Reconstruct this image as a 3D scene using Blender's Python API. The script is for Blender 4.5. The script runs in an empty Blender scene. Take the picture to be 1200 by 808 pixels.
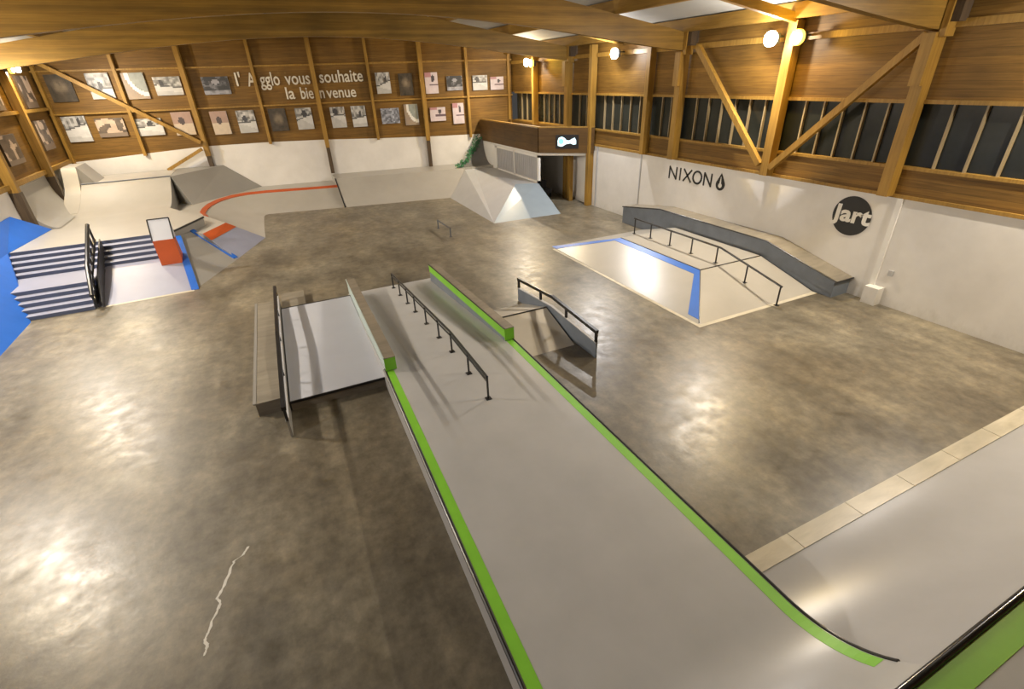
import bpy, math, random
from mathutils import Matrix, Vector
from math import sin, cos, pi, sqrt, hypot
random.seed(7)
S = bpy.context.scene
COL = S.collection

# ------------------------------------------------------------------ materials
def new_mat(name):
    m = bpy.data.materials.new(name); m.use_nodes = True
    nt = m.node_tree; b = nt.nodes['Principled BSDF']
    return m, nt, b
def lk(nt, a, b): nt.links.new(a, b)
def pos(nt, scale=(1, 1, 1), rot=(0, 0, 0)):
    g = nt.nodes.new('ShaderNodeNewGeometry'); mp = nt.nodes.new('ShaderNodeMapping')
    mp.inputs['Scale'].default_value = scale; mp.inputs['Rotation'].default_value = rot
    lk(nt, g.outputs['Position'], mp.inputs['Vector']); return mp.outputs['Vector']
def noise(nt, vec, scale, detail=4, rough=.55, dist=0):
    n = nt.nodes.new('ShaderNodeTexNoise'); n.inputs['Scale'].default_value = scale
    n.inputs['Detail'].default_value = detail; n.inputs['Roughness'].default_value = rough
    n.inputs['Distortion'].default_value = dist
    lk(nt, vec, n.inputs['Vector']); return n.outputs['Fac']
def ramp(nt, fac, stops):
    r = nt.nodes.new('ShaderNodeValToRGB'); e = r.color_ramp.elements
    while len(e) < len(stops): e.new(.5)
    for i, (p, c) in enumerate(stops):
        e[i].position = p; e[i].color = (*c, 1) if len(c) == 3 else c
    lk(nt, fac, r.inputs['Fac']); return r.outputs['Color']
def mix(nt, a, b, fac, mode='MIX'):
    m = nt.nodes.new('ShaderNodeMix'); m.data_type = 'RGBA'; m.blend_type = mode
    for s, v in ((6, a), (7, b)):
        if isinstance(v, tuple): m.inputs[s].default_value = (*v, 1)
        else: lk(nt, v, m.inputs[s])
    if isinstance(fac, (int, float)): m.inputs[0].default_value = fac
    else: lk(nt, fac, m.inputs[0])
    return m.outputs[2]
def bump(nt, b, h, strength=.2, dist=.02):
    n = nt.nodes.new('ShaderNodeBump'); n.inputs['Strength'].default_value = strength
    n.inputs['Distance'].default_value = dist
    lk(nt, h, n.inputs['Height']); lk(nt, n.outputs['Normal'], b.inputs['Normal'])
def paint(name, c, rough=.5, var=.06, scale=2.5, bmp=.03, metal=0, spec=.5):
    m, nt, b = new_mat(name)
    v = pos(nt); f = noise(nt, v, scale, 5)
    c0 = tuple(x * (1 - var) for x in c); c1 = tuple(min(1, x * (1 + var)) for x in c)
    lk(nt, ramp(nt, f, [(.3, c0), (.7, c1)]), b.inputs['Base Color'])
    b.inputs['Roughness'].default_value = rough; b.inputs['Metallic'].default_value = metal
    b.inputs['Specular IOR Level'].default_value = spec
    if bmp: bump(nt, b, noise(nt, v, scale * 12, 3), bmp, .01)
    return m
def wood(name, c0, c1, scale, rough=.55, boards=None, axis=2):
    m, nt, b = new_mat(name)
    v = pos(nt, scale)
    f = noise(nt, v, 1.0, 6, .6, .4)
    col = ramp(nt, f, [(.25, c0), (.5, tuple((a + d) / 2 for a, d in zip(c0, c1))), (.78, c1)])
    big = noise(nt, pos(nt), .5, 3)
    col = mix(nt, col, ramp(nt, big, [(.3, (.72, .72, .72)), (.7, (1.12, 1.1, 1.05))]), 1, 'MULTIPLY')
    if boards:
        g = nt.nodes.new('ShaderNodeNewGeometry'); s = nt.nodes.new('ShaderNodeSeparateXYZ')
        lk(nt, g.outputs['Position'], s.inputs[0])
        d = nt.nodes.new('ShaderNodeMath'); d.operation = 'DIVIDE'; d.inputs[1].default_value = boards
        lk(nt, s.outputs[axis], d.inputs[0])
        fr = nt.nodes.new('ShaderNodeMath'); fr.operation = 'FRACT'; lk(nt, d.outputs[0], fr.inputs[0])
        fl = nt.nodes.new('ShaderNodeMath'); fl.operation = 'FLOOR'; lk(nt, d.outputs[0], fl.inputs[0])
        wn = nt.nodes.new('ShaderNodeTexWhiteNoise'); wn.noise_dimensions = '1D'
        lk(nt, fl.outputs[0], wn.inputs['W'])
        col = mix(nt, col, ramp(nt, wn.outputs['Value'], [(0, (.78, .78, .78)), (1, (1.1, 1.1, 1.1))]), 1, 'MULTIPLY')
        line = ramp(nt, fr.outputs[0], [(0, (.4, .4, .4)), (.07, (1, 1, 1)), (.97, (1, 1, 1))])
        col = mix(nt, col, line, 1, 'MULTIPLY')
    lk(nt, col, b.inputs['Base Color']); b.inputs['Roughness'].default_value = rough
    b.inputs['Specular IOR Level'].default_value = .35
    bump(nt, b, f, .12, .01)
    return m
def emit(name, c, strength):
    m, nt, b = new_mat(name)
    b.inputs['Base Color'].default_value = (*c, 1)
    b.inputs['Emission Color'].default_value = (*c, 1); b.inputs['Emission Strength'].default_value = strength
    return m

def floor_mat():
    m, nt, b = new_mat('polished_concrete')
    v = pos(nt)
    a = noise(nt, v, .45, 6, .6, 0)
    c = ramp(nt, a, [(.28, (.095, .080, .058)), (.45, (.150, .129, .094)), (.6, (.200, .175, .130)), (.78, (.26, .232, .178))])
    st = noise(nt, pos(nt, (1, .4, 1), (0, 0, .5)), 1.3, 10, .66, 0)
    c = mix(nt, c, ramp(nt, st, [(.32, (.58, .57, .55)), (.5, (.95, .95, .95)), (.68, (1.38, 1.36, 1.3))]), .9, 'MULTIPLY')
    sp = noise(nt, v, 4.5, 8, .7, 0)
    c = mix(nt, c, ramp(nt, sp, [(.32, (.66, .65, .62)), (.5, (.98, .98, .98)), (.66, (1.3, 1.29, 1.26))]), .9, 'MULTIPLY')
    wide = noise(nt, v, .13, 3, .5)
    c = mix(nt, c, ramp(nt, wide, [(.35, (.86, .9, .94)), (.65, (1.1, 1.04, .94))]), .8, 'MULTIPLY')
    lk(nt, c, b.inputs['Base Color'])
    r = ramp(nt, noise(nt, v, 3.0, 6, .7, 0), [(.3, (.29, .29, .29)), (.7, (.47, .47, .47))])
    lk(nt, r, b.inputs['Roughness'])
    b.inputs['Specular IOR Level'].default_value = .55
    bump(nt, b, noise(nt, v, 11, 6, .6, 0), .09, .02)
    return m
def whitewall():
    m, nt, b = new_mat('white_painted_board')
    v = pos(nt)
    f = noise(nt, v, .8, 5, .6)
    c = ramp(nt, f, [(.3, (.63, .61, .58)), (.7, (.74, .72, .69))])
    g = nt.nodes.new('ShaderNodeNewGeometry'); s = nt.nodes.new('ShaderNodeSeparateXYZ')
    lk(nt, g.outputs['Position'], s.inputs[0])
    dirt = noise(nt, pos(nt, (1, 1, .5)), 5, 6, .7)
    ad = nt.nodes.new('ShaderNodeMath'); ad.operation = 'MULTIPLY_ADD'; ad.inputs[1].default_value = .9
    lk(nt, s.outputs[2], ad.inputs[0]); lk(nt, dirt, ad.inputs[2])
    c = mix(nt, c, ramp(nt, ad.outputs[0], [(.4, (.8, .79, .77)), (.75, (1, 1, 1))]), .7, 'MULTIPLY')
    lk(nt, c, b.inputs['Base Color']); b.inputs['Roughness'].default_value = .6
    return m
def plywood(name, c0, c1, rough=.5):
    return wood(name, c0, c1, (1.5, 6, 6), rough)

M = dict(
    floor=floor_mat(), white=whitewall(),
    ramp=paint('grey_ramp_skin', (.415, .415, .42), .29, .05, 1.6, .02),
    ramp2=paint('light_grey_ramp_skin', (.385, .385, .40), .29, .05, 1.4, .02),
    pale=paint('pale_ramp_skin', (.37, .35, .315), .31, .05, 1.2, .02),
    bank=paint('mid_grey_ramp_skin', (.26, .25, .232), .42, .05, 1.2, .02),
    blugrey=paint('blue_grey_ramp_skin', (.27, .325, .375), .4, .05, 1.4, .02),
    lav=paint('bluish_white_ramp_skin', (.29, .305, .40), .4, .04, 1.4, .02),
    padtop=paint('white_pad_skin', (.50, .52, .58), .3, .03, 1.4, .02),
    slate=paint('slate_grey_paint', (.155, .18, .22), .5, .12, 3, .05),
    slatelite=paint('mint_grey_paint', (.42, .50, .48), .5, .08, 3, .05),
    riser=paint('slate_blue_riser_paint', (.06, .075, .125), .5, .1, 3),
    green=paint('lime_green_paint', (.20, .52, .035), .45, .06, 3),
    dgreen=paint('grass_green_paint', (.17, .42, .03), .45, .06, 3),
    blue=paint('bright_blue_paint', (.015, .115, .50), .4, .06, 2),
    orange=paint('burnt_orange_paint', (.46, .085, .02), .45, .08, 2),
    black=paint('black_steel', (.012, .012, .014), .32, .2, 6, .02),
    dgrey=paint('dark_grey_ramp_skin', (.15, .145, .14), .5, .08, 2),
    charc=paint('charcoal_side_shade', (.035, .034, .034), .5, .1, 3),  # dark tone stands in for shade on the stair side
    kick=paint('cream_ramp_skin', (.55, .51, .44), .35, .05, 2),
    chrome=paint('worn_black_coping', (.05, .05, .055), .2, .3, 8, .02, .8),
    wallwood=wood('timber_cladding', (.135, .068, .010), (.265, .142, .026), (1.2, 1.2, 22), .6, .145),
    beamx=wood('glulam_across', (.20, .110, .018), (.345, .205, .038), (.9, 14, 14), .55, .045),
    beamy=wood('glulam_lengthwise', (.20, .108, .018), (.34, .20, .038), (14, .9, 14), .55),
    post=wood('timber_post', (.23, .125, .020), (.40, .235, .048), (14, 14, .9), .5),
    darkpost=wood('dark_timber_post', (.05, .035, .022), (.11, .075, .045), (14, 14, .9), .5),
    darkwood=wood('dark_brown_panel', (.07, .036, .009), (.125, .066, .017), (1.4, 1.4, 7), .5, .38),
    ply=plywood('worn_plywood', (.20, .175, .14), (.31, .28, .225)),
    plyside=plywood('brown_plywood_edge', (.17, .145, .115), (.27, .235, .185)),
    strip=plywood('scuffed_transition_plate', (.46, .42, .33), (.68, .63, .52), .35),
    ceil=paint('ceiling_panel', (.46, .47, .46), .7, .05, .6),
    glass=None, mull=wood('pale_mullion', (.26, .20, .11), (.40, .32, .19), (14, 14, .9), .5), whitep=paint('clean_white_paint', (.74, .73, .70), .55, .03, 2),
    lattice=paint('pale_grey_slat', (.42, .42, .43), .6, .05, 3),
    lampbody=paint('lamp_housing', (.06, .06, .065), .4, .1, 5),
    lampw=emit('white_lamp_lens', (1, .97, .95), 25), lampy=emit('amber_lamp_lens', (1, .60, .07), 3.6),
    text=paint('cream_lettering', (.66, .62, .52), .6, .03), ink=paint('black_wall_ink', (.012, .012, .012), .6, .1),
    chalk=paint('white_filler', (.62, .60, .54), .6, .1, 10), plastic=paint('grey_plastic', (.10, .11, .13), .5, .05),
    leaf=paint('leafy_green', (.04, .17, .07), .7, .5, 9), junk=paint('charcoal_cloth', (.03, .03, .035), .8, .2),
)
def glass_mat():
    m, nt, b = new_mat('dark_night_glass')
    f = noise(nt, pos(nt), 1.2, 3)
    lk(nt, ramp(nt, f, [(.3, (.018, .020, .016)), (.7, (.030, .032, .026))]), b.inputs['Base Color'])
    b.inputs['Roughness'].default_value = .22; b.inputs['Specular IOR Level'].default_value = .25
    return m
M['glass'] = glass_mat()
def vcol_mat():
    m, nt, b = new_mat('printed_photo')
    a = nt.nodes.new('ShaderNodeVertexColor'); a.layer_name = 'Col'
    lk(nt, a.outputs['Color'], b.inputs['Base Color']); b.inputs['Roughness'].default_value = .45
    return m
M['photo'] = vcol_mat()

# ------------------------------------------------------------------ mesh builder
class MB:
    def __init__(s): s.v = []; s.f = []; s.c = []
    def add(s, vs, fs):
        o = len(s.v); s.v += [tuple(p) for p in vs]; s.f += [tuple(i + o for i in f) for f in fs]; return s
    def box(s, x0, x1, y0, y1, z0, z1):
        return s.add([(x0, y0, z0), (x1, y0, z0), (x1, y1, z0), (x0, y1, z0), (x0, y0, z1), (x1, y0, z1), (x1, y1, z1), (x0, y1, z1)],
                     [(3, 2, 1, 0), (4, 5, 6, 7), (0, 1, 5, 4), (1, 2, 6, 5), (2, 3, 7, 6), (3, 0, 4, 7)])
    def hexa(s, bot, top):
        return s.add(list(bot) + list(top), [(3, 2, 1, 0), (4, 5, 6, 7), (0, 1, 5, 4), (1, 2, 6, 5), (2, 3, 7, 6), (3, 0, 4, 7)])
    def bar(s, p, q, w, h, up=(0, 0, 1)):
        p, q, up = Vector(p), Vector(q), Vector(up); d = (q - p).normalized()
        a = d.cross(up).normalized() * w / 2; b = a.cross(d).normalized() * h / 2
        vs = [p - a - b, p + a - b, p + a + b, p - a + b, q - a - b, q + a - b, q + a + b, q - a + b]
        return s.add(vs, [(0, 1, 2, 3), (7, 6, 5, 4), (4, 5, 1, 0), (5, 6, 2, 1), (6, 7, 3, 2), (7, 4, 0, 3)])
    def tube(s, pts, r, n=10, caps=True):
        pts = [Vector(p) for p in pts]; rings = []
        for i, p in enumerate(pts):
            d = (pts[min(i + 1, len(pts) - 1)] - pts[max(i - 1, 0)]).normalized()
            up = Vector((0, 0, 1)) if abs(d.z) < .9 else Vector((0, 1, 0))
            a = d.cross(up).normalized(); b = a.cross(d)
            rings.append([p + (a * cos(2 * pi * k / n) + b * sin(2 * pi * k / n)) * r for k in range(n)])
        vs = [v for rg in rings for v in rg]; fs = []
        for i in range(len(pts) - 1):
            for k in range(n):
                fs.append((i * n + k, (i + 1) * n + k, (i + 1) * n + (k + 1) % n, i * n + (k + 1) % n))
        if caps: fs.append(tuple(range(n))); fs.append(tuple((len(pts) - 1) * n + k for k in reversed(range(n))))
        return s.add(vs, fs)
    def profile_x(s, prof, x0, x1):
        """extrude a closed (y,z) outline from x0 to x1; x0/x1 may be functions of y"""
        fx0 = x0 if callable(x0) else (lambda y: x0); fx1 = x1 if callable(x1) else (lambda y: x1)
        n = len(prof)
        vs = [(fx0(y), y, z) for y, z in prof] + [(fx1(y), y, z) for y, z in prof]
        fs = [tuple(range(n)), tuple(reversed(range(n, 2 * n)))]
        fs += [(i, i + n, (i + 1) % n + n, (i + 1) % n) for i in range(n)]
        return s.add(vs, fs)
    def extrude(s, poly, d):
        """closed planar 3D polygon extruded by vector d"""
        n = len(poly); d = Vector(d)
        vs = [Vector(p) for p in poly] + [Vector(p) + d for p in poly]
        fs = [tuple(range(n)), tuple(reversed(range(n, 2 * n)))] + [(i, i + n, (i + 1) % n + n, (i + 1) % n) for i in range(n)]
        return s.add(vs, fs)
    def solid(s, vs, fs, z0=0.0):
        """top surface plus skirts down to z0 and a bottom"""
        n = len(vs); ed = {}
        for f in fs:
            for i in range(len(f)):
                a, b = f[i], f[(i + 1) % len(f)]
                k = (min(a, b), max(a, b)); ed.setdefault(k, []).append((a, b))
        allv = list(vs) + [(v[0], v[1], min(z0, v[2])) for v in vs]
        fs2 = [tuple(f) for f in fs] + [tuple(i + n for i in reversed(f)) for f in fs]
        for k, l in ed.items():
            if len(l) == 1:
                a, b = l[0]
                if abs(vs[a][2] - z0) < 1e-4 and abs(vs[b][2] - z0) < 1e-4: continue
                fs2.append((b, a, a + n, b + n))
        return s.add(allv, fs2)
    def build(s, name, m, parent=None, smooth=False, origin=None):
        me = bpy.data.meshes.new(name)
        if parent is not None: o = Vector(parent['_o'])
        elif origin is not None: o = Vector(origin)
        else:
            xs = [v[0] for v in s.v]; ys = [v[1] for v in s.v]; zs = [v[2] for v in s.v]
            o = Vector(((min(xs) + max(xs)) / 2, (min(ys) + max(ys)) / 2, min(zs)))
        me.from_pydata([Vector(v) - o for v in s.v], [], s.f)
        me.validate(); me.update()
        import bmesh
        bm = bmesh.new(); bm.from_mesh(me); bmesh.ops.recalc_face_normals(bm, faces=bm.faces); bm.to_mesh(me); bm.free()
        if smooth:
            for p in me.polygons: p.use_smooth = True
            try: me.set_sharp_from_angle(angle=math.radians(35))
            except Exception: pass
        me.materials.append(m)
        ob = bpy.data.objects.new(name, me); COL.objects.link(ob)
        if parent is not None: ob.parent = parent
        else: ob.location = o
        ob['_o'] = tuple(o)
        return ob
def tag(o, label=None, cat=None, group=None, kind=None):
    if label: o['label'] = label
    if cat: o['category'] = cat
    if group: o['group'] = group
    if kind: o['kind'] = kind
    return o
def empty(name, loc, label=None, cat=None, group=None, kind=None):
    o = bpy.data.objects.new(name, None); COL.objects.link(o); o.location = loc; o['_o'] = tuple(loc)
    o.empty_display_size = .2
    return tag(o, label, cat, group, kind)
def ordinal(i): return ['first', 'second', 'third', 'fourth', 'fifth', 'sixth', 'seventh', 'eighth', 'ninth', 'tenth'][i]

# ------------------------------------------------------------------ camera
H = 5.5
pitch, yaw, roll = 0.50178334, 0.42840373, -0.03955781
F = Vector((sin(yaw) * cos(pitch), cos(yaw) * cos(pitch), -sin(pitch)))
Rt = Vector((cos(yaw), -sin(yaw), 0)); U = Rt.cross(F)
R2 = Rt * cos(roll) + U * sin(roll); U2 = -Rt * sin(roll) + U * cos(roll)
cam = bpy.data.cameras.new('camera'); co = bpy.data.objects.new('camera', cam); COL.objects.link(co)
cam.sensor_width = 36; cam.lens = 574.3 / 1200 * 36; cam.clip_start = .05; cam.clip_end = 200
mw = Matrix(((R2.x, U2.x, -F.x, 0), (R2.y, U2.y, -F.y, 0), (R2.z, U2.z, -F.z, H), (0, 0, 0, 1)))
co.matrix_world = mw; S.camera = co

# ------------------------------------------------------------------ room shell
XR, XL, YB = 13.4, -8.35, -4.0
def fy(x): return 28 + (13.46 - x) * .147
un = hypot(1, .147); UX, UY = 1 / un, -.147 / un          # along the far wall, to the right
NX, NY = -.147 / un, -1 / un                               # from the far wall into the room
def fw(x, z, d=0): return (x + NX * d, fy(x) + NY * d, z)

def struct(mb, name, m, parent=None, **k):
    o = mb.build(name, m, parent, **k)
    if parent is None: o['kind'] = 'structure'
    return o
fl = MB(); fl.add([(XL - .3, YB, 0), (XR + .3, YB, 0), (XR + .3, fy(XR) + .3, 0), (XL - .3, fy(XL) + .3, 0),
                   (XL - .3, YB, -.2), (XR + .3, YB, -.2), (XR + .3, fy(XR) + .3, -.2), (XL - .3, fy(XL) + .3, -.2)],
                  [(0, 1, 2, 3), (7, 6, 5, 4), (0, 4, 5, 1), (1, 5, 6, 2), (2, 6, 7, 3), (3, 7, 4, 0)])
struct(fl, 'floor', M['floor'])
XC = (XR + XL) / 2
def roofz(x): return 8.35 - abs(x - XC) * .17
ce = MB()
for sx in (XL - .3, XR + .3):
    a, b = sorted((sx, XC))
    za, zb = roofz(a) + .35, roofz(b) + .35
    ce.hexa([(a, YB, za), (b, YB, zb), (b, 33, zb), (a, 33, za)], [(a, YB, za + .2), (b, YB, zb + .2), (b, 33, zb + .2), (a, 33, za + .2)])
struct(ce, 'ceiling', M['ceil'])

# right wall: white boards below, timber cladding above, window band between
WZ = 2.65
wr = MB().box(XR, XR + .25, YB, fy(XR) + .2, 0, WZ)
wrr = struct(wr, 'wall_right', M['white'])
cl = MB().box(XR + .05, XR + .25, YB, fy(XR) + .2, 4.7, 7.2); struct(cl, 'cladding', M['wallwood'], wrr)
cl = MB().box(XR + .02, XR + .25, YB, fy(XR) + .2, WZ, 3.28); struct(cl, 'cladding', M['wallwood'], wrr)
# left wall
wl = MB().box(XL - .25, XL, YB, fy(XL) + .2, 0, WZ); wll = struct(wl, 'wall_left', M['white'])
cl = MB().box(XL - .25, XL - .02, YB, fy(XL) + .2, WZ, 7.2); struct(cl, 'cladding', M['wallwood'], wll)
# far wall: the white boards are a little taller in the middle bays
hz = [(XL, 2.6), (-5.2, 2.78), (-2.5, 2.93), (.45, 2.93), (3.16, 2.87), (5.8, 2.76), (8.45, 2.68), (XR, 2.6)]
wf = MB()
for (xa, za), (xb, zb) in zip(hz[:-1], hz[1:]):
    wf.hexa([fw(xa, 0), fw(xb, 0), fw(xb, 0, -.25), fw(xa, 0, -.25)], [fw(xa, za), fw(xb, zb), fw(xb, zb, -.25), fw(xa, za, -.25)])
wff = struct(wf, 'wall_far', M['white'])
cl = MB().hexa([fw(XL, 2.4, -.03), fw(XR, 2.4, -.03), fw(XR, 2.4, -.25), fw(XL, 2.4, -.25)],
               [fw(XL, 9, -.03), fw(XR, 9, -.03), fw(XR, 9, -.25), fw(XL, 9, -.25)])
struct(cl, 'cladding', M['wallwood'], wff)
# wall behind the camera
wb = MB().box(XL - .25, XR + .25, YB - .25, YB, 0, 9); struct(wb, 'wall_back', M['wallwood'])

# windows in the right wall
mains = [21.7, 14.45, 7.05, -.4]
inter = [24.95, 19.75, 16.07, 10.45, 3.3]
ys = sorted(mains + inter + [27.6, YB])
wi = 0
for a, b in zip(ys[:-1], ys[1:]):
    if b < 2.5: continue
    wi += 1
    w = empty('window_%d' % wi, (XR + .1, (a + b) / 2, 3.28), kind='structure')
    MB().box(XR + .12, XR + .16, a, b, 3.28, 4.7).build('pane', M['glass'], w)
    fr = MB().box(XR - .02, XR + .12, a, b, 3.26, 3.33).box(XR - .04, XR + .12, a, b, 4.64, 4.72)
    fr.build('frame', M['post'], w)
    n = max(2, round((b - a - .2) / .55))
    mu = MB()
    for k in range(1, n): 
        y = a + .1 + (b - a - .2) * k / n
        mu.box(XR + .04, XR + .12, y - .02, y + .02, 3.33, 4.64)
    mu.build('mullion', M['mull'], w)

# ------------------------------------------------------------------ timber frame
def post_box(x, y, z0, z1, w=.2, d=.25, side=1, name='timber_post', label='', m=None, group=None):
    xs = (x - d, x) if side > 0 else (x, x + d)
    o = MB().box(xs[0], xs[1], y - w / 2, y + w / 2, z0, z1).build(name, m or M['post'])
    return tag(o, label, 'post', group)
place_r = {24.95: 'slim wall post carrying the amber lamp above the mezzanine', 16.07: 'slim wooden window post just right of the white lamp',
           10.45: 'wooden wall post under the white and amber lamp pair', 3.3: 'slim wooden window post beyond the right picture edge',
           19.75: 'tall wooden post standing on the floor beside the mezzanine'}
for y in inter:
    z0 = 0 if y == 19.75 else (3.2 if y > 24 else 2.66)
    post_box(XR - .01, y, z0, 6.5, .2 if y != 10.45 else .26, .28, 1, 'wall_post', place_r[y])
place_m = {21.7: 'main wooden column rising behind the mezzanine', 14.45: 'main wooden column above the black five-letter wall lettering',
           7.05: 'main wooden column above the round black wall emblem', -.4: 'main wooden column on the right wall beside the viewer'}
for y in mains:
    c = empty('timber_column', (XR - .2, y, 2.66), place_m[y], 'column')
    z0 = 0 if y > 20 else 2.66
    MB().box(XR - .30, XR - .01, y - .12, y + .12, z0, 5.98).build('shaft', M['post'], c)
    MB().box(XR - .42, XR - .30, y - .12, y + .12, 5.0, 5.98).build('packer_block', M['post'], c)
    MB().box(XR - .34, XR - .01, y - .24, y - .12, 5.9, 6.62).build('side_plank', M['post'], c)
    MB().box(XR - .30, XR - .01, y - .40, y - .25, 6.15, 6.6).build('bracket', M['darkpost'], c)
lefts = [(27.4, 'lamp-lit wooden post on the left wall nearest the far corner'), (23.5, 'wooden left wall post with a black foot beside the blue bank'),
         (19.5, 'wooden left wall post outside the left picture edge'), (15, 'left wall post well outside the picture'), (7.5, 'left wall post near the viewer')]
for y, lab in lefts:
    c = empty('timber_post', (XL + .15, y, 0), lab, 'post')
    MB().box(XL + .01, XL + .3, y - .12, y + .12, 2.5, 6.6).build('shaft', M['post'], c)
    MB().box(XL + .01, XL + .32, y - .13, y + .13, 0, 2.5).build('foot', M['darkpost'], c)
# far wall posts
fp = [(-8.2, 2.4, 'corner post'), (-5.2, 2.7, ''), (-2.5, 2.5, ''), (.45, 2.85, ''), (3.16, 2.5, ''), (5.8, 2.7, ''), (8.45, 2.5, ''), (10.88, 2.5, ''), (13.2, 3.3, '')]
for i, (x, z0, _) in enumerate(fp):
    big = i in (2, 4, 6)
    where = ['in the far left corner', 'second from the left on the photo wall', 'at the foot of the diagonal brace on the photo wall', 'crossing the first word of the greeting',
             'between the middle words of the greeting', 'just right of the greeting', 'long one right of the greeting between two photos', 'short one above the corner quarter pipe', 'in the far right corner'][i]
    c = empty('timber_stud', fw(x, z0), 'wooden stud ' + where, 'post')
    w, d = (.2, .3) if big else (.13, .16)
    def pb(za, zb, w, d):
        return MB().hexa([fw(x - w / 2, za), fw(x + w / 2, za), fw(x + w / 2, za, d), fw(x - w / 2, za, d)],
                         [fw(x - w / 2, zb), fw(x + w / 2, zb), fw(x + w / 2, zb, d), fw(x - w / 2, zb, d)])
    pb(z0, min(8.0, roofz(x) + .3), w, d).build('shaft', M['post'], c)
    if big: pb([1.9, 1.2, .9][(i - 2) // 2], z0, w * .9, d * .8).build('foot', M['darkpost'], c)
# horizontal rails of the far wall
for z, lab in ((4.62, 'thin horizontal wooden rail between the two rows of photos'), (6.34, 'thin horizontal wooden rail above the upper row of photos')):
    o = MB().hexa([fw(XL, z), fw(XR, z - .1), fw(XR, z - .1, .12), fw(XL, z, .12)], [fw(XL, z + .07), fw(XR, z - .03), fw(XR, z - .03, .12), fw(XL, z + .07, .12)]).build('wall_rail', M['post'])
    tag(o, lab, 'rail')
for z, h, lab in ((4.85, .12, 'horizontal timber at mid height on the left wall'), (2.62, .16, 'horizontal timber capping the white boards of the left wall')):
    o = MB().box(XL, XL + .14, 2, 31, z, z + h).build('wall_rail', M['post']); tag(o, lab, 'rail')
o = MB().box(XR - .06, XR + .06, YB, 28, 6.05, 6.2).build('wall_rail', M['post']); tag(o, 'horizontal timber high on the right wall above the cladding', 'rail')
o = MB().box(XR - .04, XR + .06, 3, 28, 2.62, 2.70).build('wall_rail', M['post']); tag(o, 'wooden capping strip on top of the white right wall', 'rail')
# braces
for p, q, w, lab in ((fw(-7.9, 6.75, .4), fw(-2.6, 3.15, .4), .16, 'long diagonal wooden brace crossing the photos on the far left wall'),
                     (fw(-2.65, 2.85, .4), fw(-4.4, 2.0, .35), .14, 'short diagonal prop dropping to the grey bank deck'),
                     ((XR - .3, 13.7, 6.1), (XR - .3, 10.62, 2.95), .16, 'diagonal wooden brace falling from the middle column to the lamp post'),
                     ((XR - .3, 10.25, 2.9), (XR - .3, 7.15, 5.95), .16, 'diagonal wooden brace rising from the lamp post to the right column')):
    o = MB().bar(p, q, .14, w).build('diagonal_brace', M['post']); tag(o, lab, 'brace')
# arched glulam portals
def arch(d): return 6.0 + .97 * cos(min(1, abs(d) / 10.9) * pi / 2) ** 1.25
bl = {21.7: 'arched laminated timber beam farthest from the viewer, lowest in view', 14.45: 'arched laminated timber beam spanning the top of the view',
      7.05: 'arched laminated timber beam end at the upper right corner', -.4: 'arched laminated timber beam behind the viewer'}
for y in mains:
    pr = []; n = 36; x0, x1 = XL + .02, XR - .06
    xs = [x0 + (x1 - x0) * i / n for i in range(n + 1)]
    bot = [(x, arch(x - XC)) for x in xs]; top = [(x, roofz(x) - .02) for x in reversed(xs)]
    o = MB().extrude([(x, y - .1, z) for x, z in bot + top], (0, .2, 0)).build('glulam_beam', M['beamx']); tag(o, bl[y], 'beam')
for y, lab in ((10.45, 'slim sloping rafter above the lamp pair'), (18.1, 'slim sloping rafter between the two arched beams'), (25, 'slim sloping rafter near the far wall')):
    for s in (1, -1):
        xa, xb = XC, (XR if s > 0 else XL)
        mb = MB().hexa([(xa, y - .07, roofz(xa) - .1), (xb, y - .07, roofz(xb) - .1), (xb, y + .07, roofz(xb) - .1), (xa, y + .07, roofz(xa) - .1)],
                       [(xa, y - .07, roofz(xa) + .12), (xb, y - .07, roofz(xb) + .12), (xb, y + .07, roofz(xb) + .12), (xa, y + .07, roofz(xa) + .12)])
        tag(mb.build('rafter', M['beamx']), lab + (' on the right half of the roof' if s > 0 else ' on the left half of the roof'), 'beam')
for i, x in enumerate((-8.0, -5.3, -2.6, 2.5, 7.7, 10.4, 13.1)):
    z = roofz(x)
    o = MB().box(x - .09, x + .09, YB, 29.5 - x * .1, z - .02, z + .33).build('purlin', M['beamy'])
    tag(o, 'long roof purlin, ' + ['leftmost along the left wall', 'second from the left wall', 'third from the left wall', 'at the ridge of the roof', 'third from the right wall',
        'meeting the nearer arched beam left of the lamps', 'highest against the right wall'][i], 'beam')

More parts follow.
